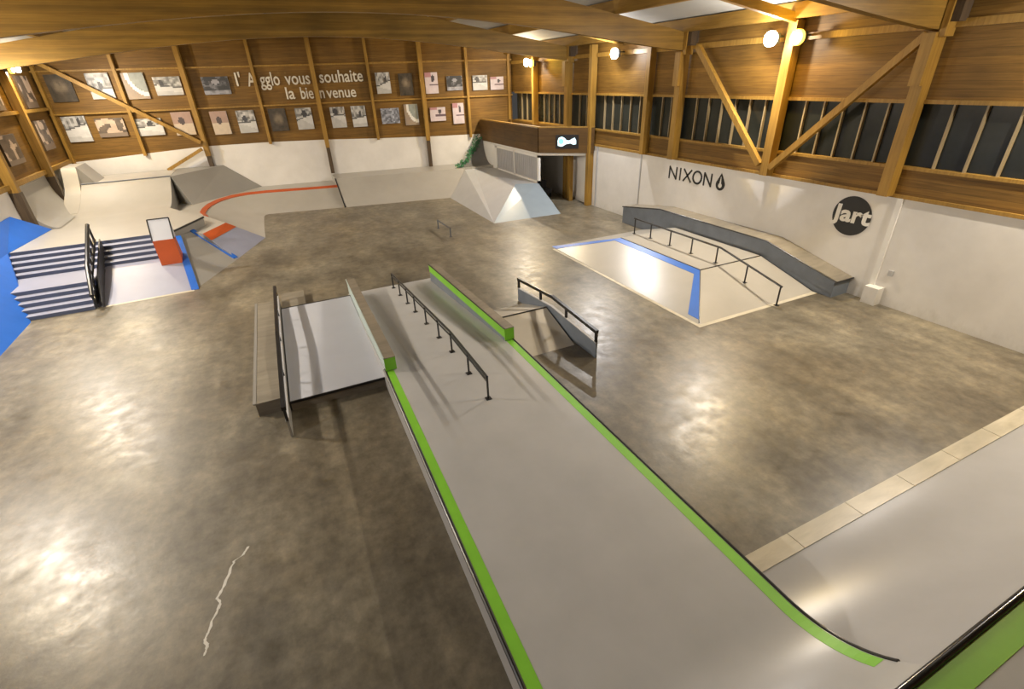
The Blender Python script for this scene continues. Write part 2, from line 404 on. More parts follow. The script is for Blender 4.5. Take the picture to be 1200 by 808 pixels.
# ------------------------------------------------------------------ flood lamps
def lamp(x, y, z, color, side, label, power, on=True, ly=0.0):
    """floodlight on a bracket; side=+1 hangs on the right wall and looks left"""
    c = empty('flood_lamp', (x, y, z), label, 'lamp')
    d = -side
    MB().bar((XR + .05 if side > 0 else XL - .02, y, z + .05), (x, y, z + .05), .05, .05).build('bracket', M['lampbody'], c)
    MB().hexa([(x - .07, y - .13, z - .12), (x + .07, y - .13, z - .12), (x + .07, y + .13, z - .12), (x - .07, y + .13, z - .12)],
              [(x - .07, y - .13, z + .12), (x + .07, y - .13, z + .12), (x + .07, y + .13, z + .12), (x - .07, y + .13, z + .12)]).build('housing', M['lampbody'], c)
    n = 20; cx = x + d * .075
    R = .18
    pts = [(cx + .0, y + R * cos(2 * pi * k / n), z + R * sin(2 * pi * k / n)) for k in range(n)]
    MB().extrude(pts, (d * .1, 0, 0)).build('lens', (M['lampw'] if color == 'w' else M['lampy']) if on else M['lattice'], c)
    if on and power:
        for kind, f in (('SPOT', 1.0), ('POINT', .2)):
            l = bpy.data.lights.new('lamp_light', kind); l.energy = power * f; l.shadow_soft_size = .06
            l.color = (1, .965, .935) if color == 'w' else (1, .64, .08)
            lo = bpy.data.objects.new('lamp_light', l); COL.objects.link(lo); lo.location = (x + d * .36, y, z - .02)
            if kind == 'SPOT':
                l.spot_size = math.radians(158); l.spot_blend = .75
                lo.rotation_euler = Vector((d * 1.0, 0, -1.1)).to_track_quat('-Z', 'Y').to_euler()
PW, PY = 830, 420
lamp(13.0, 10.85, 6.12, 'w', 1, 'white flood lamp left of the amber one, high on the right wall', PW)
lamp(13.0, 10.05, 6.1, 'y', 1, 'amber flood lamp right of the white one, high on the right wall', PY)
lamp(13.0, 17.8, 6.1, 'w', 1, 'white flood lamp between the two posts above the far windows', PW)
lamp(13.0, 25.15, 6.05, 'w', 1, 'white flood lamp near the far right corner', PW * .8)
lamp(13.0, 24.6, 6.0, 'y', 1, 'amber flood lamp near the far right corner', PY)
lamp(13.0, 3.9, 6.1, 'w', 1, 'white flood lamp on the right wall beside the viewer', PW)
lamp(13.0, 3.1, 6.1, 'y', 1, 'amber flood lamp on the right wall beside the viewer', PY)
lamp(-7.95, 27.9, 6.45, 'w', -1, 'white flood lamp at the far end of the left wall', PW * .9)
lamp(-7.95, 27.2, 6.4, 'y', -1, 'amber flood lamp at the far end of the left wall', PY)
lamp(-7.95, 20.4, 6.1, 'w', -1, 'white flood lamp on the left wall beyond the picture edge', PW * 1.4)
lamp(-7.95, 19.7, 6.1, 'y', -1, 'amber flood lamp on the left wall beyond the picture edge', PY)
lamp(-7.95, 13.2, 6.1, 'w', -1, 'white flood lamp on the left wall, third from the far corner', PW * 1.45)
lamp(-7.95, 12.6, 6.1, 'y', -1, 'amber flood lamp on the left wall, third from the far corner', PY)
lamp(-7.95, 5.5, 6.1, 'w', -1, 'added white flood lamp on the left wall beside the viewer', PW * .7)  # unseen lamp, added to light the near end of the hall
w = bpy.data.worlds.new('world'); S.world = w; w.use_nodes = True
w.node_tree.nodes['Background'].inputs[0].default_value = (.9, .85, .8, 1); w.node_tree.nodes['Background'].inputs[1].default_value = .05

# ------------------------------------------------------------------ photo prints
def vnoise(a, b, sd):
    n = sin(a * 12.9898 + b * 78.233 + sd * 37.719) * 43758.5453
    return n - math.floor(n)
def snoise(a, b, sd):
    ia, ib = math.floor(a), math.floor(b); fa, fb = a - ia, b - ib
    fa = fa * fa * (3 - 2 * fa); fb = fb * fb * (3 - 2 * fb)
    return ((vnoise(ia, ib, sd) * (1 - fa) + vnoise(ia + 1, ib, sd) * fa) * (1 - fb) + (vnoise(ia, ib + 1, sd) * (1 - fa) + vnoise(ia + 1, ib + 1, sd) * fa) * fb)
def img(style, u, v, sd):
    """u to the right, v up, both 0..1; the printed picture's colour"""
    n = snoise(u * 6, v * 6, sd) * .6 + snoise(u * 14, v * 14, sd + 3) * .4
    if style == 'dark':
        r = hypot((u - .5) / .36, (v - .55) / .33)
        g = .02 + .05 * n
        if r < 1: g += .16 * (1 - r) * (.5 + n)
        return (g * 1.15, g * .9, g * .6)
    if style == 'brown':
        m_ = snoise(u * 5 + 3, v * 5, sd + 9); g = .04 + .10 * n
        if m_ > .62: g = .30 + .2 * n
        if v < .18: g = .16
        return (g * 1.15, g * .88, g * .66)
    if style == 'night':
        g = .03 + .55 * max(0, n - .55)
        if hypot(u - .5, v - .7) < .14: g = .3
        if v < .22: g = .32 * n + .1
        return (g * .95, g * .95, g * 1.05)
    if style == 'crowd':
        g = .08 + .5 * (snoise(u * 12, v * 9, sd) ** 1.5)
        return (g * .9, g * .95, g * 1.12)
    if style == 'arc':     # pale bowl edge sweeping through
        r = hypot(u - 1.05, v - 1.0)
        g = .22 + .12 * n
        if .75 < r < .92: return (.68, .66, .62)
        if r >= .92: return (.26 + .08 * n, .2 + .06 * n, .17)
        return (g * .95, g * 1.02, g * .95)
    if style == 'pink':
        g = .5 + .12 * n
        c = (g, g * .86, g * .9)
        if hypot((u - .62) / .12, (v - .7) / .17) < 1: c = (.06, .05, .06)
        if v > .8 and u < .5: c = (.4, .2, .22)
        if abs(v - .42) < .05 and u > .3: c = (.12, .08, .1)
        return c
    if style == 'warm':
        g = .42 + .1 * n
        c = (g * 1.15, g * .95, g * .72) if v < .5 else (g * .75, g * .5, g * .4)
        if hypot((u - .45) / .16, (v - .62) / .17) < 1: c = (.07, .05, .05)
        return c
    # default pale black and white skate scene
    a1, a2, a3 = vnoise(sd, 1, 2), vnoise(sd, 5, 3), vnoise(sd, 9, 4)
    hz_ = .4 + .25 * a1 + (a2 - .5) * .5 * (u - .5)
    g = .5 + .14 * n
    if v > hz_: g = .10 + .55 * snoise(u * 9, v * 9, sd + 7) ** 1.3
    if v < .15 + .5 * a3 * (1 - u): g *= .8
    c = (g, g * .985, g * .95)
    if hypot((u - .25 - .5 * a2) / (.06 + .1 * a3), (v - hz_ - .12) / .17) < 1: c = (.05, .05, .055)
    if abs(v - hz_ + .02 - .25 * a3 * (u - .5)) < .03: c = (.09, .09, .09)
    return c
def photo(x, z, w, h, style, label, sd, wall='far'):
    nu, nv = max(8, int(w * 18)), max(8, int(h * 18))
    if wall == 'far':
        P = lambda a, b, d: (x + UX * (a - .5) * w + NX * d, fy(x) + UY * (a - .5) * w + NY * d, z + (b - .5) * h)
    else:
        P = lambda a, b, d: (XL + d, x + (a - .5) * w, z + (b - .5) * h)
    mb = MB()
    d0, d1 = (-.03 if wall != 'far' else -.02), .06
    for j in range(nv + 1):
        for i in range(nu + 1): mb.v.append(P(i / nu, j / nv, d1))
    cols = []
    for j in range(nv):
        for i in range(nu):
            a = j * (nu + 1) + i; mb.f.append((a, a + 1, a + nu + 2, a + nu + 1))
            cols.append(img(style, (i + .5) / nu, (j + .5) / nv, sd))
    me = bpy.data.meshes.new('photo_print')
    o = Vector(P(.5, 0, 0)); me.from_pydata([Vector(v) - o for v in mb.v], [], mb.f)
    ca = me.color_attributes.new('Col', 'FLOAT_COLOR', 'CORNER')
    for p in me.polygons:
        for li in p.loop_indices: ca.data[li].color = (*cols[p.index], 1)
    me.materials.append(M['photo'])
    c = empty('photo_print', o, label, 'picture', 'skate photos on the wall')
    pr = bpy.data.objects.new('print', me); COL.objects.link(pr); pr.parent = c; pr['_o'] = tuple(o)
    fr = MB().hexa([P(0, 0, d0), P(1, 0, d0), P(1, 1, d0), P(0, 1, d0)], [P(0, 0, d1 - .003), P(1, 0, d1 - .003), P(1, 1, d1 - .003), P(0, 1, d1 - .003)])
    fr.build('backing_board', M['darkpost'] if style in ('dark', 'brown') else M['lattice'], c)
up, lo = 'in the upper row', 'in the lower row'
ph = [(-7.49, 5.7, .95, 1.1, 'dark', 'near-black portrait print under the top end of the long diagonal brace'),
 (-5.98, 5.73, .9, 1.05, 'bw', 'portrait print half crossed by the long diagonal brace, upper row, second from the left corner'),
 (-4.6, 5.68, .88, 1.08, 'arc', 'portrait print with a pale bowl edge sweeping through it'),
 (-3.29, 5.63, 1.12, .77, 'bw', 'landscape print right beside the bowl edge print in the upper row'),
 (-7.53, 4.02, .92, 1.08, 'bw', 'pale portrait print lower row, first on the far wall from the left corner'),
 (-6.17, 4.01, 1.15, .8, 'brown', 'brown framed landscape print lower row, second from the left corner'),
 (-4.64, 3.94, 1.15, .74, 'bw', 'black and white landscape print lower row, just under the brace beside a stud'),
 (-3.17, 4.01, .85, 1.02, 'warm', 'warm toned portrait print near the foot of the diagonal brace'),
 (-1.29, 5.57, 1.15, .75, 'night', 'dark edged landscape print left of the greeting'),
 (-1.57, 3.95, .75, 1.04, 'warm', 'warm toned portrait print lower row below the dark edged landscape print'),
 (-.38, 3.94, .82, 1.02, 'bw', 'pale portrait print lower row, left neighbour of the greeting stud'),
 (1.08, 3.94, .8, 1.04, 'dark', 'dark brown poster with a pale round motif under the greeting'),
 (2.31, 3.93, .78, 1.0, 'bw', 'pale portrait print under the greeting, right of the dark round-motif poster'),
 (3.96, 3.9, .72, .98, 'bw', 'pale portrait print under the last greeting words, left one of a pair'),
 (5.0, 3.89, .72, 1.0, 'bw', 'pale portrait print under the last greeting words, right one of a pair'),
 (6.47, 5.39, .72, .97, 'bw', 'black and white portrait print directly right of the greeting'),
 (7.62, 5.28, .72, 1.03, 'dark', 'dark brown poster with an orange glow, upper row right of the greeting'),
 (6.6, 3.83, .95, .74, 'crowd', 'blue-grey landscape print of a crowd, lower row'),
 (7.72, 3.83, .72, 1.02, 'arc', 'pale portrait print right of the crowd print, lower row'),
 (8.96, 5.3, .68, 1.0, 'pink', 'pinkish white portrait print in the upper row right of the long stud'),
 (10.2, 5.25, .85, .69, 'night', 'dark landscape print in the upper row, left of the corner studs'),
 (9.14, 3.78, .85, .68, 'pink', 'pinkish landscape print in the lower row right of the long stud'),
 (10.28, 3.76, .62, 1.03, 'pink', 'pinkish portrait print, last of the lower row'),
 (11.6, 5.22, .82, .72, 'bw', 'pale landscape print in the upper row near the right corner, left of a pair'),
 (12.55, 5.16, .75, .63, 'pink', 'small pinkish landscape print in the upper row near the right corner')]
for i, (x, z, w_, h, st, lab) in enumerate(ph): photo(x, z, w_, h, st, lab, i * 1.7 + 1)
for i, (y, z, w_, h, lab) in enumerate(((29.5, 5.6, 1.3, 1.2, 'dark print on the left wall behind the lamp post, upper row'), (29.3, 3.95, 1.3, 1.15, 'dark print on the left wall behind the lamp post, lower row'),
                              (25.3, 3.75, 1.5, 1.0, 'brown print low on the left wall by the picture edge'), (26.0, 5.5, 1.0, .95, 'brown print high on the left wall by the picture edge'))):
    photo(y, z, w_, h, 'brown', lab, 50 + i * 3, 'left')

# ------------------------------------------------------------------ lettering
def text_mesh(name, body, size, place, m, bold=0, shear=0, extrude=.01, align='LEFT', xs=1.0):
    """place(u,v) -> world; u along the writing, v up"""
    cu = bpy.data.curves.new(name, 'FONT'); cu.body = body; cu.size = size; cu.offset = bold; cu.shear = shear
    cu.align_x = align; cu.resolution_u = 3
    t = bpy.data.objects.new(name, cu); COL.objects.link(t)
    bpy.context.view_layer.update()
    dg = bpy.context.evaluated_depsgraph_get()
    me = bpy.data.meshes.new_from_object(t.evaluated_get(dg))
    bpy.data.objects.remove(t)
    return [(v.co.x * xs, v.co.y) for v in me.vertices], [tuple(p.vertices) for p in me.polygons], me
wt = empty('wall_lettering', fw(2.5, 4.8, .01))
for body, xa, xb, z, dz in (("l'", -.40, -.17, 5.52, .6), ('A', .10, .48, 5.49, .6), ('gglo', .66, 1.55, 5.49, .6), ('vous', 1.8, 2.95, 5.49, .58), ('souhaite', 3.4, 5.5, 5.52, .56), ('la', 1.7, 2.1, 4.86, .55), ('bie', 2.38, 2.98, 4.84, .55), ('n', 3.28, 3.5, 4.83, .55), ('venue', 3.6, 5.04, 4.82, .53)):
    vs, fs, me = text_mesh('t', body, 1.0, None, None, bold=.012)
    x0 = min(v[0] for v in vs); x1 = max(v[0] for v in vs)
    k = (xb - xa) / (x1 - x0)
    kz = dz / .73
    P = [(lambda s: fw(s, z + v[1] * kz, .012))(xa + (v[0] - x0) * k) for v in vs]
    MB().add(P, fs).build('word', M['text'], wt)
tag(wt, 'cream painted greeting in two lines of words on the wood wall', 'lettering')

# right wall emblem texts: y decreases to the right of the picture
XW = XR - .006
def stroke(mb, pts, w, closed=False):
    n = len(pts)
    for i in range(n if closed else n - 1):
        (a, b), (c, d) = pts[i], pts[(i + 1) % n]
        l = hypot(c - a, d - b) or 1; nx, nz = -(d - b) / l * w / 2, (c - a) / l * w / 2
        ex, ez = (c - a) / l * w * .35, (d - b) / l * w * .35
        q = [(a + nx - ex, b + nz - ez), (c + nx + ex, d + nz + ez), (c - nx + ex, d - nz + ez), (a - nx - ex, b - nz - ez)]
        mb.extrude([(XW, -u, z) for u, z in q], (-.006 - .0006 * i, 0, 0))
mb = MB()
wn_ = empty('wall_lettering', (XW, 13.5, 1.95))
u0, z0, z1 = -14.66, 1.97, 2.36
sl = .0
def L_(pts, closed=False): stroke(mb, [(u, z) for u, z in pts], .062, closed)
x = u0
L_([(x, z0), (x, z1), (x + .36, z0), (x + .36, z1)])
L_([(x + .56, z0), (x + .56, z1)])
L_([(x + .74, z0), (x + 1.1, z1)]); L_([(x + .74, z1), (x + 1.1, z0)])
cx, cz = x + 1.40, (z0 + z1) / 2
L_([(cx + .2 * cos(2 * pi * k / 20), cz + .2 * sin(2 * pi * k / 20)) for k in range(20)], True)
L_([(x + 1.72, z0), (x + 1.72, z1), (x + 2.04, z0), (x + 2.04, z1)])
mb.build('word', M['ink'], wn_); mb = MB()
dx = x + 2.45
def drop(r, tip, cz, d0, d1):
    pts = [(dx + r * cos(a), cz + r * sin(a)) for a in [pi * .12 - (pi * 1.24) * k / 18 for k in range(19)]]
    return MB().extrude([(XW - d0, -u, z) for u, z in [(dx, tip)] + pts], (-d1, 0, 0))
mb = drop(.19, z1 + .1, z0 + .12, 0, .006)
wm = MB().extrude([(XW - .006, -(dx + .075 * cos(k * pi / 10)), z0 + .09 + .075 * sin(k * pi / 10)) for k in range(20)], (-.004, 0, 0))
wm.extrude([(XW - .006, -u, z) for u, z in ((dx - .035, z0 + .15), (dx + .035, z0 + .15), (dx + .006, z1 - .02), (dx - .006, z1 - .02))], (-.005, 0, 0))
wm.build('drop_hollow', M['whitep'], wn_)
mb.build('drop_emblem', M['ink'], wn_); tag(wn_, 'thin black five-letter word with a drop emblem painted on the white wall', 'lettering')

em = empty('wall_emblem', (XW, 7.76, 1.48), 'round black emblem with a white four-letter word on the white wall', 'emblem')
MB().extrude([(XW, 7.76 + .5 * cos(2 * pi * k / 48), 1.99 + .5 * sin(2 * pi * k / 48)) for k in range(48)], (-.006, 0, 0)).build('disc', M['ink'], em)
vs, fs, me = text_mesh('t', 'Jart', .6, None, None, bold=.020, shear=.03)
x0 = min(v[0] for v in vs); x1 = max(v[0] for v in vs); k = 1.0 / (x1 - x0)
MB().add([(XW - .008, 7.76 + .52 - (v[0] - x0) * k * 1.02, 1.84 + v[1] * .95 - 0 * (v[0] - x0)) for v in vs], fs).build('lettering', M['whitep'], em)

# base box and boxed-in conduit under the right column
pl = empty('wall_plinth', (XR - .15, 6.6, 0), 'white painted concrete plinth at the foot of the right wall', 'plinth')
MB().box(XR - .25, XR - .0, 6.44, 6.78, 0, .45).build('block', M['white'], pl)
MB().box(XR - .05, XR - .0, 6.68, 6.80, .45, 2.62).build('boxing', M['whitep'], pl)
o = MB().box(XR - .05, XR - .005, 6.36, 6.46, .78, .92).build('wall_socket', M['lattice']); tag(o, 'small socket box on the white wall beside the plinth', 'socket')
MB()
tag(MB().box(XR - .02, XR, 16.3, 16.36, 0, 2.6).build('door_trim', M['lattice']), 'vertical joint strip on the white wall left of the long wall ledge', 'trim')
tag(MB().box(XR - .05, XR, 19.3, 19.38, 0, 2.6).build('door_trim', M['lattice']), 'white jamb strip beside the post at the mezzanine', 'trim')

# ------------------------------------------------------------------ funbox deck
def gx(y): return .95 + .0215 * y            # left edge of the long deck (it stands slightly skewed)
GXR = 3.92
def arc_prof(y0, z0, R, y1, n=14):           # quarter circle rising towards -y from (y0,z0)
    return [(y0 - (y0 - y1) * i / n, z0 + R - sqrt(max(0, R * R - ((y0 - y1) * i / n) ** 2))) for i in range(n + 1)]
deckA = arc_prof(1.75, .5, 1.295, .62)       # transition on the deck
z_top = deckA[-1][1]
fb = empty('funbox_ramp', (2.5, 7, 0), 'long light grey ramp deck with lime green edges running towards the viewer', 'ramp')
top = [(14.3, 0.0), (8.62, .5)] + deckA
prof = top + [(.62, 0)]
MB().profile_x([(y, z) for y, z in prof], gx, GXR).build('body', M['ramp'], fb, smooth=True)
def strip_on(path, xa, xb, lift=.003, mb=None):
    mb = mb or MB()
    for (y0, z0), (y1, z1) in zip(path[:-1], path[1:]):
        f = lambda q, y: q(y) if callable(q) else q
        vs = [(f(xa, y0), y0, z0 + lift), (f(xb, y0), y0, z0 + lift), (f(xb, y1), y1, z1 + lift), (f(xa, y1), y1, z1 + lift)]
        vs += [(a, b, c - lift - .002) for a, b, c in vs]
        mb.add(vs, [(0, 1, 2, 3), (7, 6, 5, 4), (0, 4, 5, 1), (1, 5, 6, 2), (2, 6, 7, 3), (3, 7, 4, 0)])
    return mb
gp = [(8.62, .5)] + deckA[:12]
strip_on([(8.62, .5)] + deckA, lambda y: gx(y) + .03, lambda y: gx(y) + .165).build('green_stripe', M['green'], fb)
strip_on(gp, GXR - .17, GXR - .03).build('green_stripe', M['green'], fb)
MB().tube([(gx(y) + .005, y, z - .01) for y, z in [(8.6, .5)] + deckA], .028).build('edge_pipe', M['black'], fb, smooth=True)
MB().tube([(GXR, y, z - .005) for y, z in [(8.6, .5)] + deckA[:13]], .02).build('edge_pipe', M['black'], fb, smooth=True)
# front quarter pipe to the right, running to the right wall
qp = empty('quarter_pipe', (8.5, 1.4, 0), 'wide grey quarter pipe at the lower right with a black coping', 'ramp')
R = (1.7 ** 2 + z_top ** 2) / (2 * z_top)
qpr = arc_prof(2.31, 0, R, .62, 18)
MB().profile_x(qpr + [(.62, 0)], GXR, XR - .02).build('transition', M['ramp2'], qp, smooth=True)
MB().tube([(gx(.6), .6, z_top + .0), (XR - .02, .6, z_top + .0)], .035, 12).build('coping', M['chrome'], qp, smooth=True)
st = MB()
xx = GXR + .01
for k in range(8):
    wd = 1.18; x2 = min(XR - .02, xx + wd)
    st.box(xx, x2 - .012, 2.31, 2.57, 0.001, .012); xx = x2
st.build('plywood_strip', M['strip'], qp)
dk = empty('quarter_deck', (5, -1.2, 0), 'raised grey platform behind the coping with a wide green band', 'platform')
MB().box(gx(0) - .05, XR - .02, -2.5, .57, 0, z_top - .01).build('platform', M['ramp'], dk)
MB().box(gx(0), XR - .03, .36 - .0, .56, z_top - .012, z_top - .004).build('green_band', M['dgreen'], dk)

# hubba ledges on the funbox
def ledge(xa, xb, name, label, face_m, stripe_side):
    c = empty(name, ((xa + xb) / 2, 11, .3), label, 'ledge')
    T = [(8.5, .78), (14.0, .53)]
    B = [(14.0, .03), (8.62, .5), (8.5, .5)]
    sk = lambda x0: (lambda y: x0 + .0215 * (y - 8.5) if stripe_side < 0 else x0)
    MB().profile_x(T + B, sk(xa), sk(xb)).build('body', face_m, c)
    T2 = [(8.49, .78), (14.02, .53), (14.02, .55), (8.49, .80)]
    MB().profile_x(T2, lambda y: sk(xa)(y) - .01, lambda y: sk(xb)(y) + .01).build('plywood_top', M['plyside'], c)
    if stripe_side > 0:
        MB().profile_x([(8.49, .78), (14.0, .53), (14.0, .33), (8.49, .58)], xa - .006, xa).build('green_stripe', M['green'], c)
    MB().box(sk(xa)(8.5) - .005, sk(xb)(8.5) + .005, 8.485, 8.5, .52, .785).build('green_end', M['green'], c)
    MB().bar((sk(xa)(8.5) - .008, 8.49, .8), (sk(xa)(14) - .008, 14.02, .55), .02, .02).build('steel_edge', M['black'] if stripe_side > 0 else M['slatelite'], c)
ledge(1.15, 1.36, 'hubba_ledge', 'pale grey ledge with a plywood top on the left side of the long ramp', M['slatelite'], -1)
ledge(3.72, 3.93, 'hubba_ledge', 'slate ledge with a lime green stripe on the right side of the long ramp', M['slate'], 1)

def grind_rail(name, label, tops, bases, r=.025, post=.018, two=None, plates=True, m=None):
    c = empty(name, bases[len(bases) // 2], label, 'rail')
    m = m or M['black']
    MB().tube(tops, r).build('top_rail', m, c, smooth=True)
    if two: MB().tube([(a, b, d - two) for a, b, d in tops], r * .7).build('lower_rail', m, c, smooth=True)
    def topz(y):
        pts = sorted([(p[1], p[2]) for p in tops])
        for (a, za), (b, zb) in zip(pts[:-1], pts[1:]):
            if a - .001 <= y <= b + .001: return za + (zb - za) * (y - a) / max(1e-6, b - a)
        return pts[0][1] if y < pts[0][0] else pts[-1][1]
    for b in bases:
        p = MB().tube([b, (b[0], b[1], topz(b[1]))], post).build('post', m, c, smooth=True)
        if plates: MB().box(b[0] - .05, b[0] + .05, b[1] - .05, b[1] + .05, b[2], b[2] + .012).build('foot_plate', m, p)
def sz(y): return .5 if y < 8.62 else .5 * (14.3 - y) / (14.3 - 8.62)
rx = 2.56
yy = [14.0, 13.15, 12.3, 11.5, 10.5, 9.5, 8.62, 7.65, 6.7]
grind_rail('grind_rail', 'long black kinked handrail down the middle of the grey ramp',
           [(rx, 6.7, .95), (rx, 8.62, .97), (rx, 14.0, .49)], [(rx, y, sz(y)) for y in yy], .026, .02, .09)

# ------------------------------------------------------------------ manual pad, low box, grind walls
def sk(x0, y): return x0 + .0205 * (y - 8)
def skbox(mb, x0, x1, y0, y1, z0, z1):
    return mb.hexa([(sk(x0, y0), y0, z0), (sk(x1, y0), y0, z0), (sk(x1, y1), y1, z0), (sk(x0, y1), y1, z0)],
                   [(sk(x0, y0), y0, z1), (sk(x1, y0), y0, z1), (sk(x1, y1), y1, z1), (sk(x0, y1), y1, z1)])
pad = empty('manual_pad', (.3, 11, 0), 'low white-topped platform between the black grind wall and the long ramp', 'platform')
skbox(MB(), -.68, 1.13, 8.8, 13.62, 0, .185).build('base', M['plyside'], pad)
skbox(MB(), -.68, 1.13, 8.79, 13.62, .185, .205).build('top_sheet', M['padtop'], pad)
skbox(MB(), -.68, 1.14, 8.77, 8.80, .17, .215).build('steel_edge', M['black'], pad)
skbox(MB(), -.68, 1.14, 13.61, 13.64, .17, .215).build('steel_edge', M['black'], pad)
kb = MB().hexa([(-.55, 13.7, 0), (.05, 13.7, 0), (.1, 14.9, 0), (-.5, 14.9, 0)], [(-.55, 13.7, .16), (.05, 13.7, .16), (.1, 14.9, .16), (-.5, 14.9, .16)])
tag(kb.build('plywood_block', M['ply']), 'small plywood block on the floor behind the white platform', 'block')
lb = empty('low_bench', (-1, 11.5, 0), 'low plywood box lying left of the black grind wall', 'box')
skbox(MB(), -1.27, -.8, 8.9, 14.1, 0, .27).build('body', M['plyside'], lb)
skbox(MB(), -1.3, -.79, 8.88, 14.1, .27, .295).build('top_sheet', M['ply'], lb)
skbox(MB(), -1.31, -1.25, 8.88, 14.1, .296, .303).build('grey_edge', M['bank'], lb)

def grind_wall(xa, ya, yb, ym, zt, zm, skew, label, n_posts, rz, m):
    X = lambda y: xa + skew * (y - ya)
    c = empty('grind_wall', (xa, (ya + yb) / 2, 0), label, 'grind wall')
    pr = [(ya, 0), (yb, 0), (yb, zt), (ym, zm), (ya, zt)]
    MB().profile_x(pr, lambda y: X(y) - .02, lambda y: X(y) + .02).build('panel', m, c)
    MB().profile_x([(ya, zt), (ym, zm), (yb, zt), (yb, zt + .02), (ym, zm + .02), (ya, zt + .02)], lambda y: X(y) - .03, lambda y: X(y) + .03).build('panel_cap', M['lattice'], c)
    pts = [(X(ya), ya, zt + rz), (X(ym), ym, zm + rz), (X(yb), yb, zt + rz)]
    rb = MB()
    for p, q in zip(pts[:-1], pts[1:]): rb.bar(p, q, .075, .075)
    rb.build('rail', M['black'], c)
    for k in range(n_posts):
        y = ya + .03 + (yb - ya - .06) * k / (n_posts - 1)
        z = zt + (zm - zt) * ((y - ya) / (ym - ya) if y < ym else (yb - y) / (yb - ym))
        MB().box(X(y) - .022, X(y) + .022, y - .03, y + .03, z, z + rz).build('post', M['black'], c)
grind_wall(-.73, 7.95, 14.3, 11.0, .34, .42, .0205, 'thin upright wall with a black rail, left of the white-topped platform', 5, .27, M['bank'])
grind_wall(5.52, 7.68, 11.35, 9.55, .36, .5, -.02, 'slate wall with a bent black rail on the small ramp right of the deck', 4, .27, M['slate'])
kk = empty('spine_kicker', (4.8, 9.75, 0), 'small two-sided ramp with a black ridge, left of the slate wall', 'ramp')
MB().profile_x([(8.4, 0), (9.75, .42), (11.1, 0)], 4.0, 5.42).build('body', M['kick'], kk)
MB().tube([(4.0, 9.75, .42), (5.43, 9.75, .42)], .022).build('ridge_pipe', M['black'], kk, smooth=True)

# ------------------------------------------------------------------ blue-edged pyramid
py = empty('pyramid_ramp', (11, 11.5, 0), 'low grey pyramid ramp with a bright blue border by the right wall', 'ramp')
BX = 8.6; TX = 10.33; EX = 12.72
V = [(BX, 7.78, 0), (EX, 7.78, 0), (EX, 9.63, .5), (TX, 9.63, .5), (TX, 13.3, .5), (EX, 13.3, .5), (BX + .05, 15.1, 0), (EX, 15.1, 0)]
MB().solid(V, [(0, 1, 2, 3), (3, 2, 5, 4), (0, 3, 4, 6), (4, 5, 7, 6)]).build('body', M['pale'], py)
def lerp(a, b, t): return tuple(a[i] + (b[i] - a[i]) * t for i in range(3))
def onleft(u, v): # u along y from front(0) to back(1); v up slope 0..1
    a = lerp(V[0], V[6], u); b = lerp(V[3], V[4], u); p = lerp(a, b, v); return (p[0] - .003, p[1], p[2] + .006)
def band(q):  # quad strip following the left bank
    mb = MB(); n = 10
    return mb
mb = MB()
w1 = .13
def quad(mb, a, b, c, d):
    n = [Vector(p) for p in (a, b, c, d)]
    mb.add(n + [p - Vector((0, 0, .006)) for p in n], [(0, 1, 2, 3), (7, 6, 5, 4), (0, 4, 5, 1), (1, 5, 6, 2), (2, 6, 7, 3), (3, 7, 4, 0)])
quad(mb, onleft(0, 1 - .0), onleft(1, 1), onleft(1, 1 - w1), onleft(0, 1 - w1))                 # along the top
quad(mb, onleft(0, .08), onleft(0, 1), onleft(.055, 1), onleft(.055, .08))                      # down the near corner
quad(mb, onleft(.955, .0), onleft(.955, 1), onleft(1, 1), onleft(1, .0))                        # down the far corner
mb.build('blue_border', M['blue'], py)
MB().tube([lerp(V[0], V[3], .03), V[3]], .014).tube([V[3], V[2]], .018).tube([V[3], V[4]], .018).build('steel_edge', M['black'], py, smooth=True)
fs_ = MB(); quad(fs_, (BX - .1, 7.66, .006), (BX, 7.78, .006), (EX, 7.78, .006), (EX, 7.66, .006)); quad(fs_, (BX - .1, 7.66, .006), (BX - .1, 14.8, .006), (BX, 14.8, .006), (BX, 7.78, .006))
fs_.build('plywood_strip', M['strip'], py)
# long kinked ledge along the wall
wlg = empty('wall_ledge', (13.0, 11, 0), 'long slate ledge with a plywood top against the white right wall', 'ledge')
pr = [(7.35, .5 - .42), (7.35, .50), (9.55, .98), (14.3, .98), (16.45, .72), (16.45, 0), (7.9, 0)]
pr = [(7.3, 0), (16.4, 0), (16.4, .62), (14.2, .95), (9.55, .95), (7.3, .44)]
MB().profile_x(pr, 12.74, XR - .01).build('body', M['slate'], wlg)
for (a, za), (b, zb) in zip([(7.26, .44), (9.55, .95), (14.2, .95)], [(9.55, .95), (14.2, .95), (16.42, .62)]):
    pass
MB().profile_x([(7.24, .44), (9.55, .955), (14.2, .955), (16.42, .625), (16.42, .655), (14.2, .985), (9.55, .985), (7.24, .47)], 12.72, XR - .005).build('plywood_top', M['ply'], wlg)
MB().tube([(12.72, 7.24, .455), (12.72, 9.55, .975), (12.72, 14.2, .975), (12.72, 16.42, .645)], .022).tube([(12.72, 7.24, .455), (XR - .01, 7.24, .455)], .022).build('steel_edge', M['black'], wlg, smooth=True)
px_ = 11.13
pyy = [7.62, 9.02, 9.85, 10.9, 11.9, 12.9, 13.6]
def pz(y): return .5 if y >= 9.63 else max(0, .5 * (y - 7.78) / 1.85)
grind_rail('grind_rail', 'black kinked rail over the blue-edged pyramid', [(px_, 7.62, .52), (px_, 9.75, .98), (px_, 13.65, .98)],
           [(px_, 7.66, 0), (px_, 8.75, pz(8.75)), (px_, 9.85, .5), (px_, 10.85, .5), (px_, 11.8, .5), (px_, 12.75, .5), (px_, 13.6, .45)], .028, .022)
